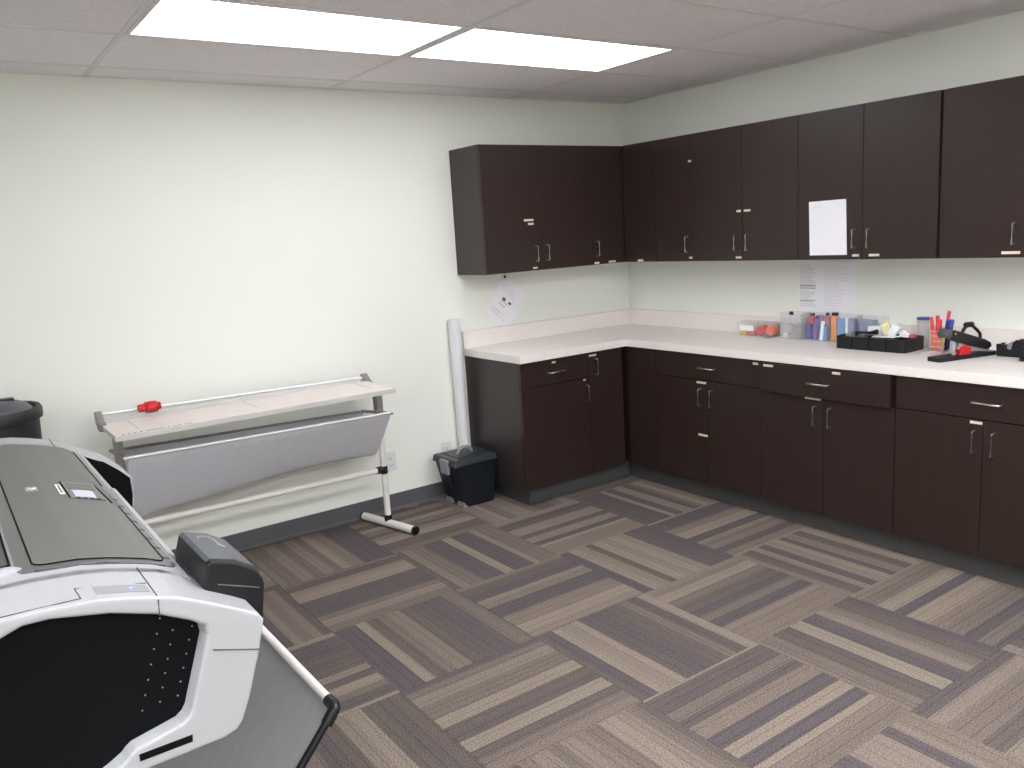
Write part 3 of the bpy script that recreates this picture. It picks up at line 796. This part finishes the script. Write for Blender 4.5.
# low clear sorter box
t = thing('clear_box', 'low clear plastic box with white label and yellow base, nearest the room corner', 'storage box', (-.08, -1.21, Z))
def open_box(m, x0, x1, y0, y1, z0, z1, w=.002, floor_=True):
    m.box(x0, x0 + w, y0, y1, z0, z1).box(x1 - w, x1, y0, y1, z0, z1).box(x0, x1, y0, y0 + w, z0, z1).box(x0, x1, y1 - w, y1, z0, z1)
    if floor_: m.box(x0, x1, y0, y1, z0, z0 + w)
    return m
open_box(MB(), -.125, -.03, -1.345, -1.088, Z, Z + .075).build('box_shell', 'glass', t)
bx('lid', 'glass2', t, -.127, -.028, -1.347, -1.086, Z + .075, Z + .082)
bx('paper_label', 'paper', t, -.1265, -.1252, -1.20, -1.098, Z + .030, Z + .062, label='white paper label')
def single(o, label, cat, group=None): return tag(o, label, cat, group)
single(bx('sticky_note_pad', 'yellow', None, -.12, -.06, -1.135, -1.095, Z + .003, Z + .024, bev=.002), 'yellow note pad at the left end inside the low clear box', 'note pad')
single(bx('tape_box', 'salmon', None, -.12, -.06, -1.205, -1.14, Z + .003, Z + .022, bev=.003), 'dark pink box beside the yellow pad inside the low clear box', 'box')
def roll_(name, y, r, w, m, label, z=None):
    o = MB().lathe([(r * .45, -w / 2), (r, -w / 2), (r, w / 2), (r * .45, w / 2), (r * .45, -w / 2)], (-.085, y, Z + .003 + r), 20, axis='x').build(name, m)
    return tag(o, label, 'tape', 'tape rolls in the low clear box')
roll_('tape_roll', -1.238, .030, .05, 'red', 'red tape roll standing in the low clear box')
roll_('tape_roll', -1.302, .029, .05, 'orange', 'orange tape roll standing in the low clear box, right of the red one')
# small clip cup in front
t = thing('clip_dish', 'small clear dish of mixed clips in front of the orange tape', 'dish', (-.155, -1.325, Z))
MB().lathe([(.0, 0), (.020, 0), (.024, .025), (.022, .025), (.018, .003), (.0, .003)], (-.155, -1.325, Z), 18).build('dish_shell', 'glass', t)
m = MB(); rc = random.Random(9)
for k in range(14):
    a = rc.uniform(0, 6.28); r = rc.uniform(0, .014)
    m.box(-.155 + r * math.cos(a) - .004, -.155 + r * math.cos(a) + .004, -1.325 + r * math.sin(a) - .003, -1.325 + r * math.sin(a) + .003, Z + .004, Z + .010 + rc.uniform(0, .018))
o = m.build('small_clips', 'clip', None); tag(o, 'small grey clips filling the clear dish', 'clips'); o['kind'] = 'stuff'
# tall clear bins
def clear_bin(y0, y1, label, x0=-.118, x1=-.028, h=.148):
    t = thing('clear_bin', label, 'storage bin', ((x0 + x1) / 2, (y0 + y1) / 2, Z), 'tall clear bins on the counter')
    open_box(MB(), x0, x1, y0, y1, Z, Z + h).build('bin_shell', 'glass' if y0 < -1.6 else 'glass2', t)
    return t
b1 = clear_bin(-1.528, -1.386, 'tall frosted bin holding grey clips, left of the marker bins')
MB().box(-.124, -.113, -1.475, -1.452, Z + .138, Z + .158, bev=.003).build('bin_clip', 'black', b1, 'black clip')
clear_bin(-1.692, -1.534, 'tall clear bin holding red, purple, green and white packs')
clear_bin(-1.850, -1.696, 'tall clear bin holding an orange pack and blue cards')
m = MB(); rc = random.Random(11)
for k in range(46):
    x, y, z = rc.uniform(-.100, -.045), rc.uniform(-1.512, -1.43), Z + .003 + rc.uniform(0, .07)
    mt = Matrix.Translation((x, y, z + .008)) @ Matrix.Rotation(rc.uniform(0, 3), 4, 'Z') @ Matrix.Rotation(rc.uniform(0, 3), 4, 'X')
    m.box(-.010, .010, -.004, .004, -.006, .006, mtx=mt)
o = m.build('binder_clips', 'clip'); tag(o, 'heap of grey binder clips inside the frosted bin', 'clips'); o['kind'] = 'stuff'
o = MB().lathe([(.0, 0), (.014, 0), (.016, .012), (.012, .024), (.0, .026)], (-.092, -1.408, Z + .003), 14).build('eraser_ball', 'paper'); tag(o, 'small white eraser at the foot of the frosted bin', 'eraser')
def pen_pack(y, w, m1, label, h=.125, tilt=0, capm='black', x=-.100, d=.03, capw=.6):
    x = -.034 + (x + .034) * .74; y = y + .004
    t = thing('marker_pack', label, 'marker pack', (x, y, Z + .003), 'upright packs in the clear bins')
    mt = Matrix.Translation((x, y, Z + .003)) @ Matrix.Rotation(math.radians(tilt), 4, 'X')
    MB().box(-d / 2, d / 2, -w / 2, w / 2, 0, h, bev=.003, mtx=mt).build('pack_body', m1, t)
    if capm: MB().box(-d * .4, d * .4, -w * capw / 2, w * capw / 2, h, h + .018, bev=.003, mtx=mt).build('pack_cap', capm, t, 'black cap')
    return t
pen_pack(-1.560, .030, 'blue', 'dark blue pack at the left of the clear bin', .085, 0, None)
o = pen_pack(-1.562, .032, 'redp', 'red heart-ended pack above the dark blue pack', .125, 0, 'black', x=-.065)
pen_pack(-1.606, .020, 'purple', 'purple pack leaning in the clear bin', .118, 6, 'black', x=-.118, d=.02)
pen_pack(-1.606, .034, 'lav', 'lavender pack standing behind the purple pack', .135, 4, None, x=-.07)
pen_pack(-1.640, .024, 'green', 'green pack behind the white marker', .085, 0, None, x=-.085)
pen_pack(-1.652, .034, 'salmon', 'coral topped pack behind the green pack', .130, 0, 'black', x=-.052, capw=.3)
pen_pack(-1.650, .018, 'paper', 'white marker leaning in front of the green pack', .108, 7, None, x=-.128, d=.014)
pen_pack(-1.675, .018, 'sky', 'light blue slim pack right of the white marker', .08, 0, None, x=-.11)
pen_pack(-1.722, .032, 'amber', 'orange pack standing in the right clear bin', .138, 0, 'black', capw=.9)
pen_pack(-1.762, .046, 'sky', 'light blue card pack beside the orange pack', .125, 0, None, d=.012)
pen_pack(-1.798, .016, 'paper', 'white card pack beside the light blue card pack', .130, 0, None, d=.02)
pen_pack(-1.828, .036, 'slate', 'slate blue pack at the right end of the clear bins', .130, 0, None)
o = clear_bin(-2.00, -1.856, 'slate tinted clear bin behind the black tray', x0=-.092)
bx('bin_insert', 'slate', o, -.085, -.035, -1.94, -1.865, Z + .003, Z + .125)
# black tray
t = thing('desk_tray', 'black compartment tray full of small supplies on the counter', 'tray', (-.17, -2.04, Z))
tx0, tx1, ty0, ty1 = -.290, -.098, -2.232, -1.858
m = MB(); w = .005; zt = Z + .066
def rr_poly(x0, x1, y0, y1, r, n=4):
    out = []
    for (cx, cy, a0) in ((x1 - r, y1 - r, 0), (x0 + r, y1 - r, 90), (x0 + r, y0 + r, 180), (x1 - r, y0 + r, 270)):
        for k in range(n + 1):
            a = math.radians(a0 + 90 * k / n); out.append((cx + r * math.cos(a), cy + r * math.sin(a)))
    return out
o_, i_ = rr_poly(tx0, tx1, ty0, ty1, .016), rr_poly(tx0 + w, tx1 - w, ty0 + w, ty1 - w, .012)
n = len(o_)
for k in range(n):
    k2 = (k + 1) % n
    A, B, C, D = o_[k], o_[k2], i_[k2], i_[k]
    m.add([(A[0], A[1], Z), (B[0], B[1], Z), (B[0], B[1], zt), (A[0], A[1], zt)], [[0, 1, 2, 3]])
    m.add([(D[0], D[1], Z + .004), (C[0], C[1], Z + .004), (C[0], C[1], zt), (D[0], D[1], zt)], [[0, 1, 2, 3]])
    m.add([(A[0], A[1], zt), (B[0], B[1], zt), (C[0], C[1], zt), (D[0], D[1], zt)], [[0, 1, 2, 3]])
m.add([(x, y, Z) for x, y in o_], [list(range(n))]); m.add([(x, y, Z + .004) for x, y in i_], [list(range(n))])
m.build('tray_shell', 'black', t)
for k in (1, 2, 3):
    y = ty1 + (ty0 - ty1) * k / 4
    bx('divider', 'black', t, tx0 + w, tx1 - w, y - .002, y + .002, Z + .004, zt - .003)
    bx('front_groove', 'blackm', t, tx0 - .0012, tx0 + .001, y - .002, y + .002, Z + .001, zt - .002)
bx('divider', 'black', t, -.182, -.178, ty0 + w, ty1 - w, Z + .004, zt - .003)
ZI = Z + .005
G = 'supplies in the black tray'
def item(name, m_, a, label, cat, rot=(0, 0, 0), bev=.002):
    x0, x1, y0, y1, z0, z1 = a
    c = Vector(((x0 + x1) / 2, (y0 + y1) / 2, (z0 + z1) / 2))
    mt = Matrix.Translation(c) @ Matrix.Rotation(rot[2], 4, 'Z') @ Matrix.Rotation(rot[1], 4, 'Y') @ Matrix.Rotation(rot[0], 4, 'X')
    o = MB().box(x0 - c.x, x1 - c.x, y0 - c.y, y1 - c.y, z0 - c.z, z1 - c.z, bev=bev, mtx=mt).build(name, m_)
    return tag(o, label, cat, G)
item('white_carton', 'paper', (-.155, -.112, -2.041, -1.956, ZI, ZI + .098), 'white carton standing at the back of the black tray', 'carton')
item('card_packet', 'cream', (-.155, -.135, -2.085, -2.045, ZI + .03, ZI + .125), 'cream paper packet leaning in the black tray', 'packet', (math.radians(-28), 0, .2))
item('card_packet', 'paper', (-.165, -.148, -2.115, -2.075, ZI + .030, ZI + .118), 'white paper packet leaning right of the cream packet', 'packet', (math.radians(32), 0, 0))
item('card_packet', 'cream', (-.172, -.160, -2.078, -2.052, ZI + .03, ZI + .11), 'yellowish slip leaning between the two packets', 'packet', (math.radians(-14), 0, 0))
item('card_packet', 'paper', (-.150, -.130, -2.165, -2.120, ZI + .02, ZI + .080), 'white packet lying right of the leaning packets', 'packet', (math.radians(35), 0, 0))
item('index_card', 'papergrey', (-.26, -.20, -2.125, -2.040, ZI + .061, ZI + .064), 'flat pale card lying across the tray dividers', 'card', (0, 0, .25), 0)
item('index_card', 'paper', (-.26, -.20, -2.165, -2.110, ZI + .064, ZI + .067), 'small white card lying right of the pale card', 'card', (0, 0, -.2), 0)
item('red_eraser', 'salmon', (-.15, -.12, -2.205, -2.175, ZI, ZI + .068), 'red and white box at the right end of the tray', 'box')
item('sharpener', 'greyp', (-.235, -.20, -1.915, -1.88, ZI, ZI + .068), 'grey sharpener at the left end of the tray', 'sharpener')
item('sharpener', 'clip', (-.245, -.205, -1.99, -1.955, ZI, ZI + .068), 'silver sharpener in the second tray compartment', 'sharpener')
o = MB().tube([(-.20, -1.93, Z + .076), (-.19, -1.99, Z + .076), (-.185, -2.03, Z + .084)], [.007, .008, .014], 10).build('black_marker', 'black'); tag(o, 'black marker lying across the tray, its cap to the right', 'marker', G)
# clear tub with blue lid
t = thing('plastic_tub', 'clear round tub with blue lid behind the right end of the tray', 'tub', (-.062, -2.200, Z))
MB().lathe([(.0, 0), (.025, 0), (.027, .004), (.028, .145), (.026, .145), (.025, .006), (.0, .006)], (-.062, -2.200, Z), 20).build('tub_shell', 'glass2', t)
MB().lathe([(.0, .154), (.029, .153), (.030, .150), (.030, .141), (.028, .141)], (-.062, -2.200, Z), 20).build('tub_lid', 'blue', t, 'blue lid')
bx('tub_label', 'papergrey', t, -.0905, -.0885, -2.213, -2.187, Z + .03, Z + .06)
# pen caddy
py_, px_ = -2.330, -.150
t = thing('pen_caddy', 'clear wire pen caddy full of pens beside the black tray', 'pen holder', (px_, py_, Z))
m = MB(); rw = .034
for (dx, dy) in ((-1, -1), (1, -1), (1, 1), (-1, 1)): m.tube([(px_ + dx * rw, py_ + dy * rw, Z), (px_ + dx * rw, py_ + dy * rw, Z + .105)], .0018, 6)
for z in (.003, .028, .055, .080, .104):
    q = [(px_ + dx * rw, py_ + dy * rw, Z + z) for dx, dy in ((-1, -1), (1, -1), (1, 1), (-1, 1), (-1, -1))]
    for a, b in zip(q, q[1:]): m.tube([a, b], .0014, 6)
m.build('wire_frame', 'steel', t)
open_box(MB(), px_ - rw + .003, px_ + rw - .003, py_ - rw + .003, py_ + rw - .003, Z + .001, Z + .10).build('caddy_shell', 'glass', t)
def pen(dx, dy, ln, tx, ty, r, m_, label, capm=None, z0=.005):
    a = Vector((px_ + dx, py_ + dy, Z + z0)); d = Vector((tx, ty, 1)).normalized()
    t_ = thing('pen', label, 'pen', a, 'pens in the wire caddy')
    MB().tube([a, a + d * .012, a + d * ln * .97, a + d * ln], [r * .3, r, r, r * .6], 8).build('barrel', m_, t_)
    if capm: MB().tube([a + d * ln * .72, a + d * (ln + .002)], r * 1.25, 8).build('cap', capm, t_)
pen(-.01, .020, .165, 0, .10, .008, 'redp', 'red pen leaning left, leftmost in the caddy')
pen(.012, .008, .170, 0, .06, .009, 'red', 'dark red pen left of centre in the caddy')
pen(-.018, .002, .162, 0, -.02, .009, 'redp', 'bright red pen in the centre of the caddy')
pen(.018, -.008, .196, 0, -.14, .008, 'redp', 'tallest red pen, leaning right in the caddy')
pen(-.020, .014, .105, 0, .05, .0115, 'orange', 'thick orange marker at the front of the caddy')
pen(-.020, -.010, .085, 0, .04, .0105, 'orange', 'short orange marker at the front of the caddy')
pen(-.020, -.026, .100, -.05, -.10, .006, 'yellow', 'yellow pencil at the right front of the caddy')
pen(.026, .026, .12, 0, .03, .005, 'yellow', 'yellow pencil at the left back of the caddy')
pen(.015, -.026, .155, 0, -.16, .012, 'blue', 'thick dark blue marker leaning right in the caddy')
pen(.028, -.015, .150, 0, -.20, .008, 'blue', 'second blue marker behind the thick blue one', 'paper')
pen(.0, -.029, .118, 0, -.12, .007, 'black', 'black pen at the right side of the caddy')
pen(.022, .012, .150, 0, -.03, .008, 'redp', 'fourth red pen behind the dark red one')
pen(.010, -.020, .148, 0, -.10, .008, 'blue', 'blue marker between the tall red pen and the thick blue marker', 'blue')
pen(-.006, .026, .118, 0, .12, .006, 'yellow', 'yellow pen leaning left behind the orange markers')
# heavy duty stapler
t = thing('heavy_duty_stapler', 'large black heavy duty stapler with loop handle on the counter', 'stapler', (-.245, -2.492, Z))
A0 = Vector((-.428, -2.452, Z)); ang = math.radians(-15.5)
mt = Matrix.Translation(A0) @ Matrix.Rotation(ang, 4, 'Z')
def loc(u, v, z): return tuple(mt @ Vector((u, v, z)))
MB().prism(rr_poly(-.006, .345, -.037, .037, .012), 'z', 0, .019, bev=.002, mtx=mt).build('base_plate', 'black', t)
MB().box(.02, .15, -.012, .012, .015, .018, mtx=mt).box(.03, .06, -.03, .03, .015, .0175, mtx=mt).build('anvil', 'steel', t, 'steel anvil')
arm = [(.055, .112), (.066, .142), (.105, .136), (.285, .078), (.322, .060), (.328, .040), (.305, .028), (.19, .056), (.10, .088)]
MB().prism(arm, 'y', -.022, .022, bev=.006, mtx=mt).build('arm', 'black', t)
MB().prism([(.040, .122), (.052, .144), (.075, .145), (.080, .115), (.067, .102), (.046, .105)], 'y', -.027, .027, bev=.006, mtx=mt).build('head', 'cart', t)
MB().prism([(.12, .046), (.31, .016), (.32, .030), (.14, .074)], 'y', -.014, .014, mtx=mt).build('magazine', 'greyp', t, 'grey staple magazine')
MB().prism([(.130, .0155), (.195, .0155), (.200, .045), (.165, .060), (.140, .052)], 'y', -.026, .026, bev=.004, mtx=mt).build('release_block', 'red', t, 'red block')
MB().tube([loc(.115, -.0, .075), loc(.112, 0, .04), loc(.118, 0, .02)], .010, 8).build('front_guide', 'white', t, 'white guide')
MB().tube([loc(.158, 0, .110), loc(.178, 0, .136), loc(.192, 0, .148), loc(.220, 0, .148), loc(.255, 0, .122), loc(.275, 0, .102), loc(.277, 0, .078)], .0075, 10).build('loop_handle', 'black', t)
MB().tube([loc(.178, 0, .150), loc(.184, 0, .151), loc(.222, 0, .151), loc(.230, 0, .150)], [.008, .013, .013, .008], 12).build('grip', 'black', t)
for v in (-.0225, .0225):
    MB().tube([loc(.10, v, .12), loc(.10, v * 1.12, .12)], .005, 10).build('pivot_pin', 'steel', t)
# tape dispenser
t = thing('tape_dispenser', 'black desktop tape dispenser with white tape roll, right of the stapler', 'tape dispenser', (-.11, -2.64, Z))
DY = -.012
pf = [(-2.580, 0), (-2.576, .052), (-2.582, .058), (-2.610, .056), (-2.622, .036), (-2.640, .032), (-2.648, .066), (-2.662, .080), (-2.690, .080), (-2.704, .064), (-2.708, 0)]
for x0, x1 in ((-.142, -.134), (-.100, -.092)):
    MB().prism([(y + DY, Z + z) for y, z in pf], 'x', x0, x1, bev=.002).build('side_wall', 'black', t)
MB().prism([(y + DY, Z + z) for y, z in [(-2.580, 0), (-2.580, .050), (-2.606, .052), (-2.612, .012), (-2.690, .012), (-2.696, .06), (-2.706, .06), (-2.708, 0)]], 'x', -.134, -.100).build('weighted_base', 'black', t)
tp_ = MB().lathe([(.012, -.0095), (.026, -.0095), (.026, .0095), (.012, .0095), (.012, -.0095)], (-.117, -2.643 + DY, Z + .045), 20, axis='x').build('tape_roll', 'white', t, 'white tape roll')
MB().prism([(y + DY, Z + z) for y, z in [(-2.618, .060), (-2.640, .072), (-2.642, .070), (-2.620, .057)]], 'x', -.150, -.112).build('tape_flap', 'paper', t)
# hole punch at the edge
t = thing('hole_punch', 'black hole punch at the right picture edge, in front of the tape dispenser', 'hole punch', (-.19, -2.80, Z))
MB().prism([(-2.730, Z), (-2.730, Z + .014), (-2.87, Z + .014), (-2.874, Z)], 'x', -.235, -.152, bev=.002).build('punch_base', 'black', t)
MB().prism([(-2.726, Z + .018), (-2.729, Z + .062), (-2.76, Z + .068), (-2.86, Z + .040), (-2.86, Z + .020)], 'x', -.228, -.158, bev=.004).build('lever', 'black', t)
for x in (-.215, -.175): MB().tube([(x, -2.80, Z + .010), (x, -2.80, Z + .045)], .008, 10).build('punch_post', 'steel', t)
